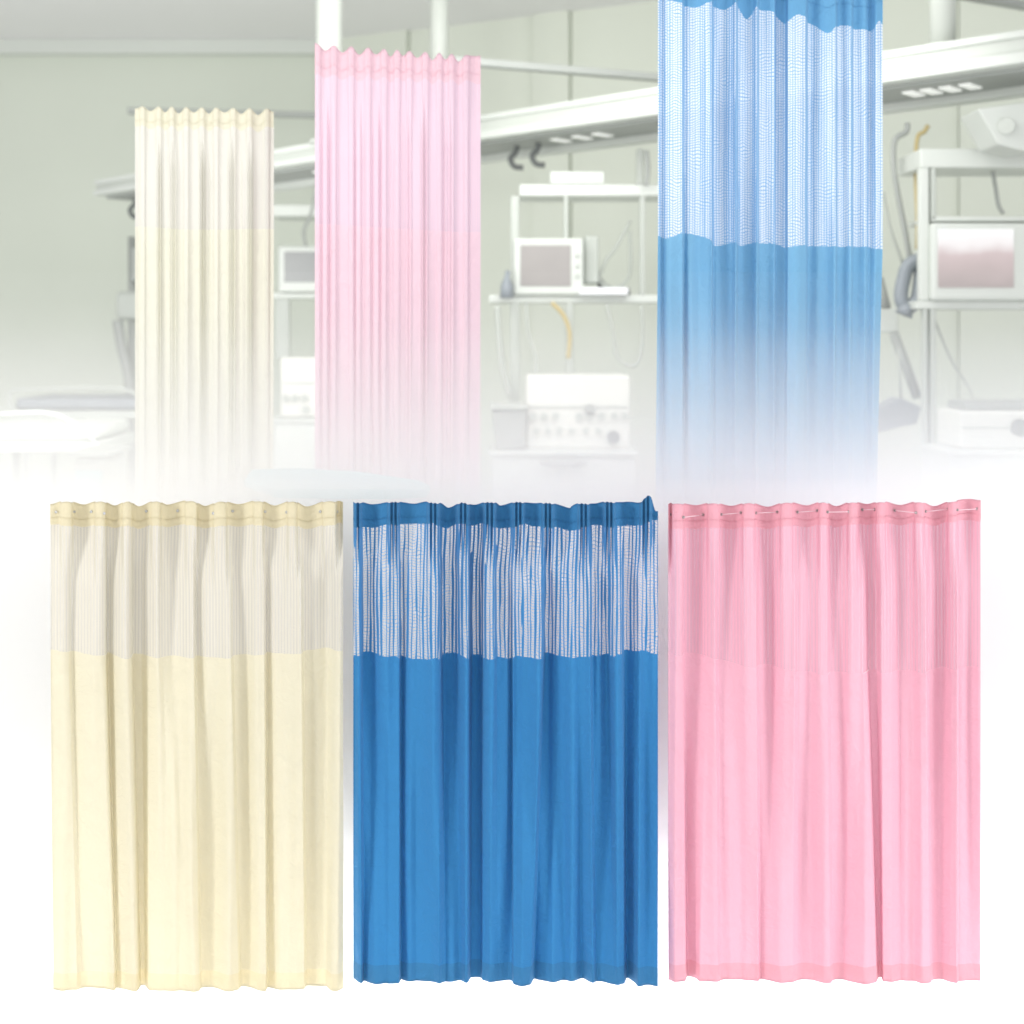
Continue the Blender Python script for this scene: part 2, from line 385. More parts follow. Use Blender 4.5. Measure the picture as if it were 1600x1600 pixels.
machine(1500, 642, 1680, 702, 7.3, 'low cream medical device with a grey lid at the right edge', [(668, (1592,), .05, 'dark')], top=14)
# cabinets under the machines
def cabinet(x0, y0, x1, D, label, oval=None):
    top = W(x0, y0, D); b = W(x1, y0, D)
    root = thing('supply_cabinet', label, 'cabinet', ((top.x+b.x)/2, D, 0), 'white cabinets under the devices')
    MB().box((top.x, D, .0), (b.x, D+.5, top.z-.03)).build('body', M['white'], root, .01)
    MB().box((top.x-.02, D-.03, top.z-.029), (b.x+.02, D+.5, top.z)).build('top', M['white'], root, .008)
    h = (top.z)/3
    for k in range(2):
        MB().box((top.x+.03, D-.012, h*k+.1), (b.x-.03, D-.002, h*(k+1)+.05)).build('drawer', M['pale'], root, .004)
    if oval:
        c = W(oval[0], oval[1], D-.04)
        MB().tube([c+Vector((-.16,0,0)), c+Vector((-.08,0,0)), c+Vector((.08,0,0)), c+Vector((.16,0,0))], [.01,.03,.03,.01], 12).build('handle', M['grey'], root)
cabinet(768, 705, 992, 8.8, 'white supply cabinet with a grey oval handle beneath the middle device', (880, 724))
cabinet(428, 655, 505, 10.6, 'narrow white supply cabinet between the cream and pink curtains')
cabinet(1484, 704, 1700, 7.2, 'wide white supply cabinet at the right edge')

# hoses and cables, bins, arms
def hose(pts, D, r, mat, label, nm='hose', cat='hose', group='hoses and cables of the racks'):
    P = smooth_path([W(x, y, D + (q[0] if q else 0)) for x, y, *q in pts])
    return tag(MB().tube(P, r, 8).build(nm, M[mat]), label, cat, group)
hose([(1418, 192), (1416, 206), (1400, 216), (1396, 235), (1397, 268), (1404, 310), (1412, 350), (1420, 395), (1426, 420)], 8.0, .018, 'grey', 'grey hose hanging from the boom just right of the blue curtain')
hose([(1450, 196), (1444, 206), (1434, 214), (1431, 250), (1432, 300), (1434, 350), (1433, 390)], 8.0, .014, 'yellow', 'yellow hose hanging from the boom left of the right rack')
hose([(1530, 180), (1543, 225), (1555, 290), (1560, 320), (1568, 334)], 7.9, .013, 'grey', 'thin grey cable running down behind the top bar of the right rack', 'cable', 'cable')
hose([(480, 262), (496, 275), (487, 330), (475, 360), (478, 385)], 11.0, .015, 'grey', 'grey cable dangling behind the small dark monitor', 'cable', 'cable')
hose([(777, 478), (780, 530), (786, 580), (797, 620)], 9.3, .02, 'mid', 'grey hose hanging down beside the left upright of the middle rack')
hose([(822, 475), (826, 520), (838, 560), (836, 590)], 9.3, .012, 'mid', 'thin grey cable looping under the middle shelf near its left post', 'cable', 'cable')
hose([(948, 475), (958, 520), (966, 560), (990, 572), (1003, 545), (1003, 478)], 9.3, .014, 'mid', 'grey cable hanging in a wide loop under the right of the middle shelf', 'cable', 'cable')
hose([(862, 473), (880, 492), (890, 520), (888, 560)], 9.3, .016, 'yellow', 'short yellowish cable under the middle shelf', 'cable', 'cable')
hose([(985, 345), (960, 390), (945, 410), (938, 440), (960, 450), (983, 430), (984, 360)], 9.6, .013, 'mid', 'grey cable bundle looped behind the white papers', 'cable', 'cable')
hose([(1380, 300), (1392, 360), (1410, 410)], 8.2, .010, 'mid', 'thin pale cable slanting down beside the blue curtain', 'cable', 'cable')
hose([(1455, 486), (1485, 560), (1510, 600), (1530, 640)], 7.9, .008, 'mid', 'thin wire slanting down under the right rack', 'cable', 'cable')
hose([(1010, 235), (1012, 262), (1010, 290)], 9.3, .018, 'grey', 'short grey hose under the boom beside the blue curtain')
# coiled mask and hose
root = thing('breathing_mask', 'blue grey breathing mask and coiled hose hanging at the left of the right rack', 'breathing mask', W(1425, 440, 7.9))
MB().tube(smooth_path([W(x, y, 7.9) for x, y in ((1440, 405), (1420, 415), (1411, 440), (1408, 465), (1416, 480), (1432, 470), (1438, 440), (1440, 410))]), .045, 10).build('coiled_hose', M['bluegrey'], root)
MB().tube([W(1419, 476, 7.85), W(1412, 492, 7.85)], [.03, .055], 16).build('mask', M['bluegrey'], root)
# articulated arm and dustpan
root = thing('support_arm', 'grey jointed support arm reaching down right of the blue curtain', 'support arm', W(1390, 500, 8.3))
MB().pbox(1374, 482, 1404, 520, 8.3, .12).build('bracket', M['white'], root, .01)
MB().tube([W(1396, 520, 8.3), W(1434, 622, 8.2)], .032, 12).build('lower_arm', M['grey'], root)
MB().tube([W(1372, 435, 8.4), W(1384, 482, 8.35)], .035, 12).build('upper_arm', M['grey'], root)
root = thing('waste_bag', 'dark grey fan shaped bag hanging under the support arm', 'waste bag', W(1407, 660, 8.0))
slabpoly([(1371, 640), (1408, 622), (1440, 636), (1434, 662), (1405, 668), (1374, 676)], 8.0, .2, 'bag', M['bluegrey'], root)
MB().tube([W(1408, 624, 8.08), W(1404, 545, 8.08)], .008, 8).build('cord', M['mid'], root)
root = thing('waste_bin', 'dark grey tapered waste bin left of the cream knobbed device', 'waste bin', W(795, 702, 8.9))
slabpoly([(768, 642), (822, 634), (819, 700), (776, 704)], 8.9, .25, 'bucket', M['grey'], root)
MB().pbox(766, 632, 823, 640, 8.88, .29).build('rim', M['mid'], root, .006)
# dark apparatus on stand left of cream curtain
root = thing('anaesthesia_stand', 'dark grey apparatus on a stand partly hidden by the tall cream curtain', 'medical stand', Vector((W(200, 700, 12).x, 12, 0)))
p = W(207, 620, 12)
MB().tube([(p.x, 12, .1), (p.x, 12, 3.0)], .04, 12).build('pole', M['grey'], root)
MB().pbox(180, 455, 228, 500, 11.9, .3).build('case', M['mid'], root, .04)
MB().pbox(203, 385, 226, 440, 11.9, .2).build('upper_case', M['grey'], root, .03)
MB().tube(smooth_path([W(x, y, 11.85) for x, y in ((184, 500), (190, 540), (200, 580), (205, 615), (214, 630))]), .05, 8).build('hose', M['grey'], root)
MB().tube([(p.x-.4, 12, .06), (p.x+.4, 12, .06)], .05, 10).build('base', M['grey'], root)

# left beds and trolleys (largely lost in the haze)
def bed(x0, x1, y, D, label, padm, group='beds and trolleys'):
    A = W(x0, y, D); B = W(x1, y, D)
    root = thing('hospital_bed', label, 'hospital bed', ((A.x+B.x)/2, D, 0), group)
    MB().box((A.x, D, A.z-.10), (B.x, D+.75, A.z)).build('mattress', M[padm], root, .04)
    MB().box((A.x-.03, D-.03, A.z-.17), (B.x+.03, D+.78, A.z-.102)).build('frame', M['mid'], root, .01)
    for x in (A.x+.08, B.x-.08):
        for y_ in (D+.05, D+.7):
            MB().tube([(x, y_, .05), (x, y_, A.z-.17)], .025, 10).build('leg', M['grey'], root)
    MB().tube(smooth_path([(A.x, D-.02, A.z-.1), (A.x-.02, D-.02, A.z+.05), (A.x+.25, D-.02, A.z+.075), (B.x-.25, D-.02, A.z+.075), (B.x, D-.02, A.z-.1)]), .013, 10).build('side_rail', M['mid'], root)
    return root
bed(22, 240, 622, 10.5, 'distant grey hospital bed low beside the tall cream curtain', 'bluegrey')
bed(-60, 150, 665, 8.2, 'nearer white hospital bed cut by the left edge', 'pale')
root = thing('instrument_trolley', 'small white instrument trolley with tall sides below the left bed', 'trolley', (W(140, 700, 7.0).x, 7.0, 0))
a1 = W(112, 706, 7.0); b1 = W(166, 706, 7.0)
MB().box((a1.x, 7.0, .15), (b1.x, 7.4, a1.z-.03)).build('body', M['pale'], root, .04)
MB().box((a1.x+.02, 6.985, .5), (b1.x-.02, 6.998, a1.z-.1)).build('front_panel', M['cyan'], root, .02)
MB().box((a1.x-.02, 6.97, a1.z-.029), (b1.x+.02, 7.42, a1.z)).build('top', M['pale'], root, .01)
for x in (a1.x+.04, b1.x-.04):
    MB().ring((x, 7.05, .07), .045, .02).build('wheel', M['dark'], root)
# operating table pad in front of the tall pink curtain
root = thing('operating_table', 'pale green operating table top in front of the foot of the tall pink curtain', 'operating table', (-.62, 4.45, 0))
mb = MB(); 
outl = [(392, 733), (470, 731), (560, 736), (655, 750), (672, 757), (668, 763), (600, 766), (430, 764), (382, 748)]
zt = ZC - (745 - HY)/F*4.45
def onz(px, py): 
    D = (ZC - zt)*F/(py - HY); return Vector(((px-800)/F*D, D, zt))
top = [onz(x, y) for x, y in outl]; nn = len(top)
mb.v = top + [v - Vector((0,0,.03)) for v in top]
mb.f = [tuple(range(nn)), tuple(range(nn, 2*nn))[::-1]] + [(i, (i+1) % nn, nn+(i+1) % nn, nn+i) for i in range(nn)]; mb.sm = [False]*len(mb.f)
mb.build('pad', M['cyan'], root, .008)
MB().tube([(-.62, 4.5, .0), (-.62, 4.5, .05), (-.62, 4.5, .051), (-.62, 4.5, zt-.031)], [.22, .2, .07, .07], 20).build('pedestal', M['white'], root)

# ================================================================ curtains
_cache = {}
def interp(pts, x):
    """monotone cubic through the knots"""
    key = id(pts)
    if key not in _cache or _cache[key][0] is not pts:
        q = [pts[0]]
        for p in pts[1:]:
            if p[0] > q[-1][0] + .3: q.append(p)
        h = [b[0]-a[0] for a, b in zip(q, q[1:])]; dl = [(b[1]-a[1])/hh for a, b, hh in zip(q, q[1:], h)]
        m = [0.0]*len(q)
        for i in range(1, len(q)-1):
            if dl[i-1]*dl[i] > 0:
                w1 = 2*h[i]+h[i-1]; w2 = h[i]+2*h[i-1]; m[i] = (w1+w2)/(w1/dl[i-1]+w2/dl[i])
        _cache[key] = (pts, q, m)
    _, q, m = _cache[key]
    if x <= q[0][0]: return q[0][1]
    if x >= q[-1][0]: return q[-1][1]
    lo, hi = 0, len(q)-1
    while hi-lo > 1:
        c = (lo+hi)//2
        if q[c][0] <= x: lo = c
        else: hi = c
    hh = q[hi][0]-q[lo][0]; t = (x-q[lo][0])/hh; t2 = t*t; t3 = t2*t
    return (2*t3-3*t2+1)*q[lo][1]+(t3-2*t2+t)*hh*m[lo]+(-2*t3+3*t2)*q[hi][1]+(t3-t2)*hh*m[hi]
def lerpk(k, v):       # k: (xt, dt, xb, db)
    return [(a+(c-a)*v, b+(e-b)*v) for a, b, c, e in k]
def curtain(label, x0, x1, xb0, xb1, D0, D1, headk, bodyk, top, hb, mb_, bottom, amp, mats, ncol, seed,
            grommets=(), gy=0, cords=(), gmat='steel', hem=26, rows=(9, 26, 50, 5), mesh_amp=1.0, stitch=None, fine=.10, mid=.5):
    xm = (x0+x1)/2
    root = thing('privacy_curtain', label, 'curtain', W(xm, bottom, (D0+D1)/2), 'hospital privacy curtains')
    off = origin(root)
    def profile(hv, bv):
        hk = headk; bk = lerpk(bodyk, bv)
        return hk, bk
    ytop_ref = min(p[1] for p in top)
    def depth_row(xs, y, mesh_v, body_v):
        hk = headk; bk = lerpk(bodyk, body_v); out = []
        s = min(1, mesh_v/.5); s = s*s*(3-2*s)
        for x in xs:
            hd = interp(hk, x) if s < 1 else 0
            bd = interp(bk, x) if s > 0 else 0
            d = hd*(1-s) + bd*s
            nz = noise.noise((x*.043, y*.0015, seed+3))*mid + noise.noise((x*.02, y*.0022, seed))*.5 + noise.noise((x*.055, y*.004, seed+9))*fine + noise.noise((x*.15, y*.03, seed+5))*fine*.12
            out.append(amp*(d + nz*(.35+.65*s)))
        return out
    us = [i/(ncol-1) for i in range(ncol)]
    parts = {}
    def row(kind, t):
        """t 0..1 inside that part"""
        vs = []
        xs = []; ys = []
        for u in us:
            xt = x0+(x1-x0)*u
            yt, yh, ym = interp(top, xt), interp(hb, xt), interp(mb_, xt)
            y = {'h': yt+(yh-yt)*t, 'm': yh+(ym-yh)*t, 'b': ym+(bottom-hem-ym)*t, 'e': bottom-hem+hem*t}[kind]
            fr = max(0, (y-ym)/(bottom-ym)) if kind in 'be' else 0
            xx = xt + ((xb0+(xb1-xb0)*u)-xt)*fr
            xs.append(xx); ys.append(y)
        mv = {'h': 0, 'm': t, 'b': 1, 'e': 1}[kind]
        ymid = ys[len(ys)//2]
        bv = max(0, min(1, (ymid-mb_[0][1])/(bottom-mb_[0][1]))) if kind in 'be' else 0
        if kind == 'h' or kind == 'm' and t < .3:
            pass
        ds = depth_row(xs, ymid, mv, bv)
        for u, x, y, dd in zip(us, xs, ys, ds):
            D = 1/((1-u)/D0 + u/D1)
            base = W(x, y, D); De = D-dd
            lift = dd*(y-HY)/F*.45*(u*0+1) if kind in 'be' else 0     # hung cloth: the hem stays nearly level
            vs.append((Vector(((x-800)/F*De, De, base.z + lift*max(0, min(1, (y-1050)/300)))), x, y, dd))
        return vs
    segs = (('header_band', 'h', rows[0], mats[0]), ('mesh_panel', 'm', rows[1], mats[1]), ('cloth_panel', 'b', rows[2], mats[2]), ('hem_band', 'e', rows[3], mats[3]))
    pxm = (D0+D1)/2/F
    for nm, k, nr, mat in segs:
        R = [row(k, i/nr) for i in range(nr+1)]
        if k in ('h', 'e'):     # doubled cloth sits a little proud
            join = nr if k == 'h' else 0
            R = [[(v + Vector((0, 0 if i == join else -.0025, 0)), x, y, dd) for v, x, y, dd in r] for i, r in enumerate(R)]
        verts = [v - off for r in R for v, *_ in r]
        faces = []
        for i in range(nr):
            for j in range(ncol-1):
                a_ = i*ncol+j; faces.append((a_, a_+ncol, a_+ncol+1, a_+1))
        if k == 'e' or k == 'h':   # turned edge: gives the band its thickness
            base = len(verts); r = R[-1] if k == 'e' else R[0]
            verts += [v - off + Vector((0, .006, 0)) for v, *_ in r]
            i0 = nr*ncol if k == 'e' else 0
            for j in range(ncol-1): faces.append((i0+j, base+j, base+j+1, i0+j+1))
        me = bpy.data.meshes.new(nm); me.from_pydata(verts, [], faces); me.update()
        # uv: arc length across, row down (in photo pixels)
        UV = []; SL = []
        tot = None
        for r in R:
            acc = [0]; sl = []
            for j in range(1, ncol):
                dx = (r[j][1]-r[j-1][1]); dd = (r[j][3]-r[j-1][3])/pxm
                acc.append(acc[-1] + dx + .12*(math.hypot(dx, dd)-dx)); sl.append(min(1, abs(dd)/max(dx, 1e-6)/4.2))
            sl.append(sl[-1])
            if tot is None: tot = acc[-1]
            kk = tot/acc[-1]
            UV.append([(a_*kk, r[j][2]) for j, a_ in enumerate(acc)]); SL.append(sl)
        flatuv = [q for r in UV for q in r] + (UV[-1] if k == 'e' else UV[0] if k == 'h' else [])
        ul = me.uv_layers.new(name='UVMap')
        for lp in me.loops: ul.data[lp.index].uv = flatuv[lp.vertex_index]
        at = me.attributes.new('slope', 'FLOAT', 'POINT')
        sl = [q for r in SL for q in r] + ([0]*ncol if k in 'eh' else [])
        for i, q in enumerate(sl): at.data[i].value = q
        for p in me.polygons: p.use_smooth = True
        o = link(nm, me, mat, root)
        parts[nm] = (o, R)
    # seams: a stitched ridge across header and above the hem
    def surf(x, y, R):
        best = min(R, key=lambda r: abs(r[min(len(r)-1, max(0, int((x-x0)/(x1-x0)*(ncol-1))))][2]-y))
        j = min(ncol-1, max(0, int(round((x-x0)/(x1-x0)*(ncol-1)))))
        return best[j][0], best[j][2]
    ho, HR = parts['header_band']
    def seam(R, ri, name, par, mat, r_=.0011, step=2, zoff=0):
        pts = [R[ri][j][0] + Vector((0, -.002, zoff)) for j in range(0, ncol, step)]
        MB().tube(pts, r_, 5).build(name, mat, par)
    seam(HR, int(rows[0]*.68), 'seam', ho, mats[0], .0008, 1)
    eo, ER = parts['hem_band']
    for gx, gyy in grommets:
        v, yy = surf(gx, gyy, HR); z = W(gx, gyy, (D0+D1)/2).z
        MB().ring((v.x, v.y-.004, z), .0030, .0012).build('grommet', M[gmat], ho)
        MB().tube([(v.x, v.y-.001, z), (v.x, v.y-.003, z)], .0026, 14).build('eyelet_hole', M['paper'] if gmat == 'steel' else M['dark'], ho)
    for (xa, ya, xb, yb) in cords:
        A_, _ = surf(xa, ya, HR); B_, _ = surf(xb, yb, HR)
        za = W(xa, ya, (D0+D1)/2).z; zb = W(xb, yb, (D0+D1)/2).z
        MB().tube([(A_.x, A_.y-.006, za), (B_.x, B_.y-.006, zb)], .0009, 8).build('cord', M['cord'], ho)
    return root

def hump(rs, x0, x1, w=7, ends=(.4, .4)):
    k = [(x0, ends[0])]
    for i, r in enumerate(rs):
        ww = w if not isinstance(r, tuple) else r[1]; r = r if not isinstance(r, tuple) else r[0]
        if i and r - ww - 4 - k[-1][0] > 6: k.append(((k[-1][0] + r - ww - 3)/2, .0))
        k += [(r-ww-3, .30), (r-ww, .9), (r, 1.0), (r+ww, .9), (r+ww+3, .28)]
    if x1 - k[-1][0] > 8: k.append(((k[-1][0]+x1)/2, .05))
    k = [q for q in k if x0 <= q[0] < x1] + [(x1, ends[1])]
    return sorted(k)
def pleats(ps, x0, x1):
    k = [(x0, .5)]
    for i, p in enumerate(ps):
        if i: k.append(((k[-1][0] + p - 11)/2, .0 if i % 2 else .12))
        k += [(p-11, .35), (p-6, .95), (p-3, .7), (p, 1.0), (p+3, .7), (p+6, .95), (p+11, .35)]
    k = sorted(q for q in k if x0 < q[0] < x1); return [(x0, .5)] + k + [(x1, .5)]
def body(pts, o, s):   # (Xtop, dtop, Xbot, dbot) in crop pixels
    return [(o+a/s, b, o+c/s, e) for a, b, c, e in pts]
def edge(rs, lo, hi, a, b):
    """scalloped edge: rows at ridges and valleys"""
    return None

# colours
BLUE = (.040, .215, .47)
PINK = (.79, .44, .535); CREAM = (.71, .68, .545)
# ---- lower cream
rid = [104, 157, 199, 244, 299, 344, 404, 457, 515]
val = [130, 179, 217, 262, 320, 372, 429, 479]
def scal(rs, vs, yr, yv, x0, x1, ye0, ye1, tilt=0):
    pts = [(x0, ye0)] + [(r, yr + tilt*(r-x0)/(x1-x0)) for r in rs] + [(v, yv + tilt*(v-x0)/(x1-x0) + ((i*37) % 5 - 2)*.8) for i, v in enumerate(vs)] + [(x1, ye1)]
    return sorted(pts)
cb = body([(56,.7,63,.8),(95,1,110,.9),(128,.75,165,.85),(145,.4,190,.45),(215,.55,230,.6),(270,.95,320,.95),(288,.75,330,.8),(298,.05,338,.15),(330,.25,370,.3),(385,.95,418,1),(398,.8,430,.85),(408,-.22,444,-.15),(440,-.1,458,-.15),(475,.7,478,.8),(510,.95,520,.95),(535,.55,600,.7),(570,.25,650,.75),(640,.85,682,.9),(668,.85,694,.85),(680,.2,704,.3),(730,.1,760,.4),(805,.8,835,.85),(828,.85,862,.9),(842,.25,876,.3),(890,.25,910,.35),(950,.85,960,.9),(972,.85,980,.9),(985,.15,990,.1),(1030,.1,1040,.25),(1110,.8,1120,.8),(1132,.8,1146,.8),(1145,.15,1158,.1),(1200,.1,1228,.05),(1245,.25,1238,.1),(1285,.9,1262,.85),(1300,1,1290,1),(1318,.8,1316,.7)], 60, 2.758)
cr_cloth = cloth('cream_cloth', CREAM, .19, (.82, .70, .44)); cr_head = cloth('cream_header_cloth', (.70,.65,.48), .25, (.80, .68, .42)); cr_net = netting('cream_netting', (.69,.66,.57), 5.0, .6, 3.2, .6, .3, .35, fill=.85, fcol=(.64,.61,.57))
curtain('cream privacy curtain spread wide in the lower left, with white eyelets along its top', 79, 536, 83, 537, 3.6, 3.6,
    hump([(104,8),(157,7),(199,6),(244,6),(299,8),(344,9),(404,6),(457,6),(515,9)], 79, 536), cb,
    scal(rid, val, 780, 789.5, 79, 536, 786, 783), scal(rid, val, 817, 824.5, 79, 536, 818, 816), [(79,1012),(140,1017),(240,1024),(330,1024),(430,1018),(536,1010)], 1540, .050,
    (cr_head, cr_net, cr_cloth, cr_head), 560, 1.3,
    grommets=[(60+X/3.2, 798) for X in (92,185,267,333,541,698,876,974,1137,1243,1411,1495)])
# ---- lower blue
bb = body([(60,.6,60,.6),(85,.85,82,.9),(92,.8,95,.85),(104,.15,110,.1),(150,.35,150,.3),(200,.6,195,.55),(248,1,240,1),(258,.9,256,.95),(270,.1,270,.05),(335,.45,330,.35),(380,.6,400,.9),(428,1,430,1),(436,.9,446,.5),(446,.2,462,.15),(500,.35,520,.6),(545,.95,545,1),(556,.85,553,.9),(574,-.15,570,-.1),(616,.2,612,.3),(622,.6,618,.7),(668,.85,640,.7),(682,.3,690,.3),(715,.3,720,.3),(742,.35,744,.4),(750,.95,752,1),(800,1.05,790,1.1),(868,1,818,1.1),(876,.9,826,1),(888,.02,842,.0),(930,.35,900,.1),(960,.5,1000,.12),(1010,.3,1045,.1),(1062,.65,1075,.7),(1080,.8,1092,.85),(1094,.25,1112,.4),(1120,.45,1150,.5),(1150,.2,1185,.6),(1195,.9,1205,.9),(1218,.85,1228,.9),(1230,.05,1242,-.2),(1280,.45,1272,.1),(1300,.8,1290,.8),(1345,1,1340,1),(1375,.9,1375,.9)], 530, 2.759)
bl_cloth = cloth('blue_cloth', BLUE, creases=(1162, 1252, 1350, 1440)); bl_head = cloth('blue_header_cloth', (.042,.19,.39), .1); bl_net = netting('blue_netting', (.045,.21,.46), 6.6, .84, 4.4, .82, 1.3, .1, .32, (.84,.87,.93))
pl = [556,615,677,724,765,810,856,912,952,1009]
c2 = lambda L_: [(540+X/3.2, 760+Y/3.2) for X, Y in L_]
curtain('bright blue privacy curtain with pinch pleats and open mesh in the lower middle', 552, 1028, 552, 1028, 3.6, 3.6,
    pleats(pl, 552, 1028), bb,
    c2([(38,70),(75,74),(130,90),(240,70),(290,78),(340,85),(415,70),(470,76),(515,107),(585,70),(650,90),(710,68),(745,72),(775,95),(860,68),(940,82),(1005,72),(1122,106),(1130,96),(1180,74),(1250,82),(1305,66),(1400,78),(1460,78),(1520,36),(1552,120)]),
    c2([(38,192),(130,206),(225,182),(245,186),(400,182),(430,168),(470,190),(505,210),(580,172),(640,192),(700,176),(780,208),(860,188),(880,176),(940,198),(1010,190),(1125,218),(1200,188),(1300,190),(1440,196),(1530,165),(1552,165)]),
    c2([(38,828),(250,838),(275,850),(400,845),(450,828),(475,846),(590,828),(640,845),(740,830),(830,848),(845,832),(1000,832),(1140,830),(1230,818),(1250,826),(1340,822),(1360,806),(1420,816),(1480,808),(1552,826)]), 1530, .056,
    (bl_head, bl_net, bl_cloth, bl_head), 600, 4.1, hem=28, mid=.85)
# ---- lower pink
pr = [1030+X/3.077 for X in (90,262,430,612,790,930,1065,1250,1410)]
pv = [1030+X/3.077 for X in (178,345,522,712,850,1000,1160,1325)]
pb = body([(40,.5,40,.5),(75,.9,70,.9),(98,.8,112,.85),(110,-.1,122,-.25),(150,.0,155,.0),(215,.7,175,.7),(240,.8,255,.75),(255,.3,266,.45),(300,.2,300,.3),(375,.75,380,.75),(418,.85,425,.8),(430,.15,438,.2),(470,.2,470,.25),(545,.8,530,.85),(580,.7,575,.7),(600,.3,600,.4),(640,.25,650,.4),(700,.8,710,.75),(725,.8,738,.8),(738,.2,750,.3),(775,.2,790,.3),(845,.85,870,.8),(875,.9,900,.8),(888,.6,935,.9),(905,.0,946,-.12),(935,.1,956,-.1),(960,.8,964,.8),(1000,.9,1000,.9),(1015,.6,1025,.6),(1035,.2,1045,.25),(1080,.3,1090,.4),(1125,.8,1140,.8),(1150,.85,1168,.8),(1162,.25,1178,.3),(1200,.2,1200,.3),(1265,.8,1255,.8),(1284,.85,1280,.8),(1292,.2,1290,.25),(1330,.2,1325,.3),(1385,.6,1385,.6)], 1030, 2.758)
pk_cloth = cloth('pink_cloth', PINK, creases=(1352, 1445)); pk_head = cloth('pink_header_cloth', (.76,.38,.45)); pk_net = netting('pink_netting', (.74,.40,.49), 5.6, .6, 3.0, .6, .3, fill=.8, fcol=(.72,.44,.545))
P3 = lambda L_: [(1030+X/3.077, 760+Y/3.077) for X, Y in L_]
pc = [(115,135,210,135),(298,130,390,122),(463,122,565,120),(662,120,755,113),(807,112,910,110),(975,110,1035,108),(1130,114,1230,114),(1278,114,1385,104),(1430,102,1523,100)]
curtain('pink privacy curtain spread wide in the lower right, with white cords threaded through its top', 1044, 1532, 1044, 1532, 3.6, 3.6,
    hump([(r, 8) for r in pr[:4]]+[(r, 6) for r in pr[4:]], 1044, 1532, ends=(.7, .7)), pb,
    sorted(scal(pr, pv, 783.5, 791.5, 1044, 1532, 785, 779, -3)), scal(pr, pv, 822, 829, 1044, 1532, 825, 812, -11),
    P3([(45,785),(120,800),(250,812),(300,828),(540,858),(850,885),(1250,880),(1380,866),(1545,850)]), 1528, .048,
    (pk_head, pk_net, pk_cloth, pk_head), 580, 7.7,
    grommets=[(1030+55/3.077, 760+130/3.077)]+[(1030+q[0]/3.077, 760+q[1]/3.077) for q in pc]+[(1030+q[2]/3.077, 760+q[3]/3.077) for q in pc],
    cords=[(1030+a_/3.077, 760+b_/3.077, 1030+c_/3.077, 760+e_/3.077) for a_, b_, c_, e_ in pc], gmat='darkring')

# ---- tall (upper) curtains: hazy washed-out look put into the paler cloth colours
def simple_body(rs, x0, x1, xb0, xb1, seed, w=4):
    rnd = random.Random(seed); k = [(x0, .6, xb0, .6)]
    f = lambda x: xb0 + (x-x0)/(x1-x0)*(xb1-xb0)
    for i, r in enumerate(rs):
        a_ = rnd.uniform(.7, 1); lo = rnd.uniform(-.1, .25)
        if i:
            m_ = (k[-1][0] + r - w - 2)/2
            k.append((m_, lo, f(m_), lo))
            if rnd.random() < .5: k.append((m_+1.8, lo+.35, f(m_)+1.8, lo+.35))
        k += [(r-w-1.5, .3, f(r)-w-1.5, .3), (r-w, a_*.85, f(r)-w, a_*.85), (r+w, a_, f(r)+w, a_), (r+w+1.5, .25, f(r)+w+1.5, .25)]
    k.append((x1, .6, xb1, .6)); k = sorted(q for q in k if x0 <= q[0] <= x1); return k
r1 = [212+ (X-628)/2.963 for X in (660,735,795,862,935,1000,1080,1155,1235)]
v1 = [(a_+b_)/2 for a_, b_ in zip(r1, r1[1:])]
curtain('tall pale cream curtain hanging in the upper left, the narrowest of the six', 211, 428, 211, 427, 4.95, 5.08,
    hump([(r, 3) for r in r1], 211, 428, 3), simple_body(sorted(r1 + [250, 272, 318, 360, 392]), 211, 428, 211, 427, 3, 3),
    scal(r1, v1, 167, 174.5, 211, 428, 170, 175, 4), scal(r1, v1, 197, 203, 211, 428, 198, 200, 2), [(211,354),(300,359),(428,358)], 790, .016,
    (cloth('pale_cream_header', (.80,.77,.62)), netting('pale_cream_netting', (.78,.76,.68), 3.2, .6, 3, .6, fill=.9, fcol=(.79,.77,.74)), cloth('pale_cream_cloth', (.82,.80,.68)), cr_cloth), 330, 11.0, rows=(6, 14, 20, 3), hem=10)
r2 = [480+X/2.759 for X in (45,115,190,262,332,388,440,510,570,622,685)]
v2 = [(a_+b_)/2 for a_, b_ in zip(r2, r2[1:])]
curtain('tall pale pink curtain hanging between the tall cream and sky blue ones', 492, 751, 492, 750, 4.85, 5.05,
    hump([(r, 3.5) for r in r2], 492, 751, 3.5), simple_body(sorted(r2 + [508, 560, 588, 634, 660, 700]), 492, 751, 492, 750, 5, 3),
    scal(r2, v2, 70, 79, 492, 751, 68, 88, 19), scal(r2, v2, 117, 123, 492, 751, 116, 132, 10), [(492,350),(600,356),(751,363)], 792, .015,
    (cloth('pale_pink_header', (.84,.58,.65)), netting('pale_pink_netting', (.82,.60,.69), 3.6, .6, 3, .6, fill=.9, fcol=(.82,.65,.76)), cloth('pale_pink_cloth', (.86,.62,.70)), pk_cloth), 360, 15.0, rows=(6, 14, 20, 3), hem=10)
B5 = lambda L_: [(1000+X/2.667, Y/2.667) for X, Y in L_]
ub = [(X, d_, X*.985+2, d_) for X, d_ in ((75,.6),(95,.3),(110,.6),(175,.85),(185,.2),(200,.35),(290,.75),(298,.9),(306,.05),(320,.2),(385,.55),(400,.95),(412,.05),(470,.45),(488,.95),(500,.1),(550,.55),(560,.6),(568,.0),(605,.3),(618,.95),(690,1),(702,.0),(750,.35),(800,.7),(815,.8),(825,.2),(880,.75),(892,.2),(940,.6),(955,.3),(985,.9),(1010,.7))]
ubk = [(1000+a_/2.667, b_, 1000+(c_)/2.667, e_) for a_, b_, c_, e_ in ub]
uh = [(1000+a_/2.667, b_) for a_, b_, c_, e_ in ub]
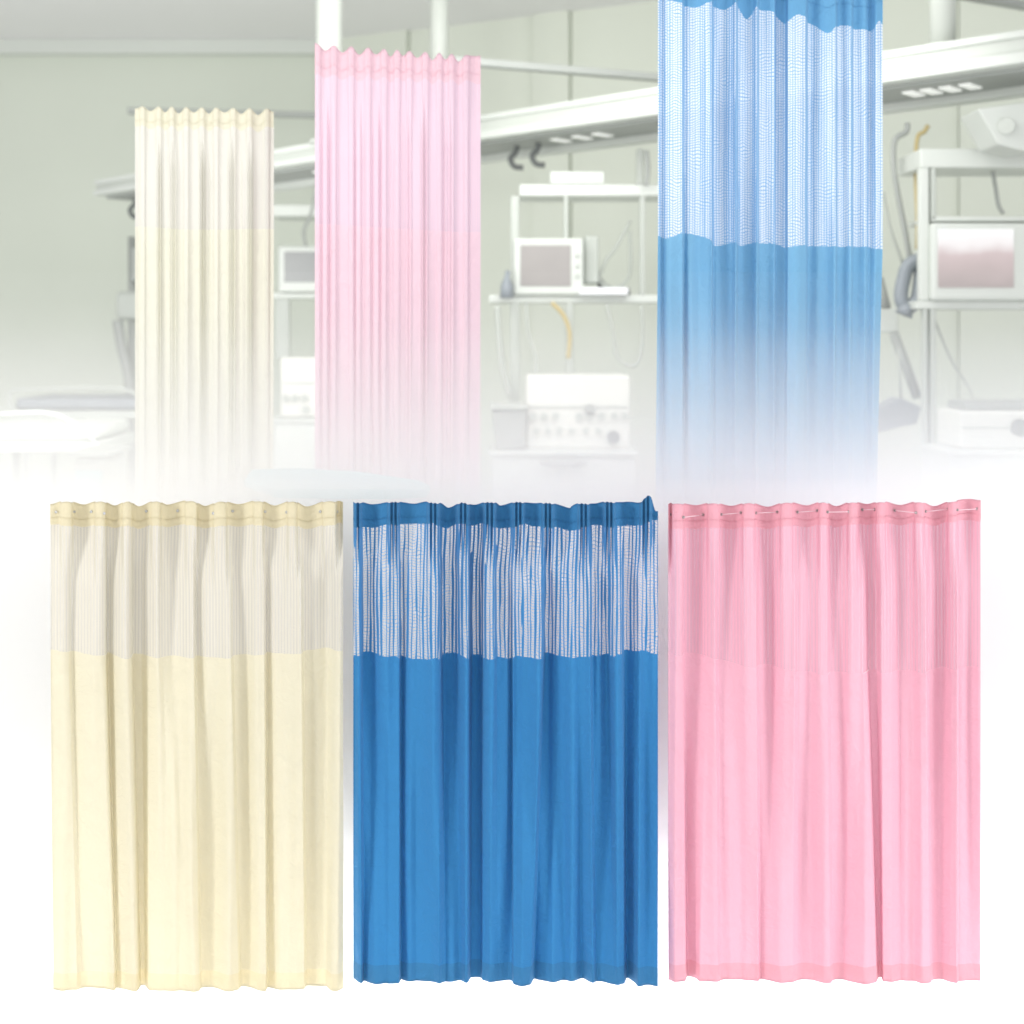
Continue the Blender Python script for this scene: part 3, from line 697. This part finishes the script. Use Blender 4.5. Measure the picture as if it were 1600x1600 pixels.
curtain('tall sky blue curtain with open white mesh hanging in the upper right', 1028, 1379, 1024, 1369, 4.5, 4.84,
    uh, ubk, [(1028,-70),(1379,-45)],
    B5([(75,-5),(110,10),(180,30),(240,40),(290,25),(350,45),(400,30),(445,85),(490,45),(555,60),(610,105),(660,80),(720,105),(785,150),(835,110),(890,125),(970,135),(1000,100),(1012,120)]),
    B5([(75,985),(110,997),(185,975),(290,1000),(315,1025),(390,1015),(420,1025),(475,1015),(570,1020),(610,1035),(700,1025),(800,1030),(870,1030),(940,1030),(990,1040),(1012,1040)]), 800, .066,
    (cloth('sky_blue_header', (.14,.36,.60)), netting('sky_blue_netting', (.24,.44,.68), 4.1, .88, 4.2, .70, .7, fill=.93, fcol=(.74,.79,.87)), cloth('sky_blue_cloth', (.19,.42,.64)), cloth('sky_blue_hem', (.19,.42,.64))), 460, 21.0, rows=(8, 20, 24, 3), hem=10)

# ================================================================ added mist wedge behind the spread curtains, shaped to fade the room to white
SIG = 12.0; D0 = 3.94
prof = [(425, 0), (470, .03), (510, .10), (550, .24), (590, .38), (630, .55), (670, .78), (710, 1.1), (750, 1.6), (790, 2.8), (830, 3.8), (870, 4.6), (910, 5.0)]
mb = MB(); pts = []
for y, tau in prof: pts.append((D0 + .001 + tau/SIG, ZC - (y-HY)/F*(D0 + tau/SIG/2)))
ring_ = [(D0, pts[0][1])] + pts + [(D0 + .001 + 5/SIG, .004), (D0, .004)]
nR = len(ring_)
for X in (-5.5, 5.5):
    for Y, Z in ring_: mb.v.append(Vector((X, Y, Z)))
mb.f = [tuple(range(nR)), tuple(range(nR, 2*nR))[::-1]] + [(i, (i+1) % nR, nR+(i+1) % nR, nR+i) for i in range(nR)]
mb.sm = [False]*len(mb.f)
hm = bpy.data.materials.new('mist'); hm.use_nodes = True; N = hm.node_tree.nodes; N.remove(N['Principled BSDF'])
pv_ = N.new('ShaderNodeVolumePrincipled'); pv_.inputs['Color'].default_value = (1, 1, 1, 1); pv_.inputs['Density'].default_value = SIG
hm.node_tree.links.new(pv_.outputs[0], N['Material Output'].inputs['Volume'])
hz = mb.build('fade_haze', hm); hz['kind'] = 'stuff'
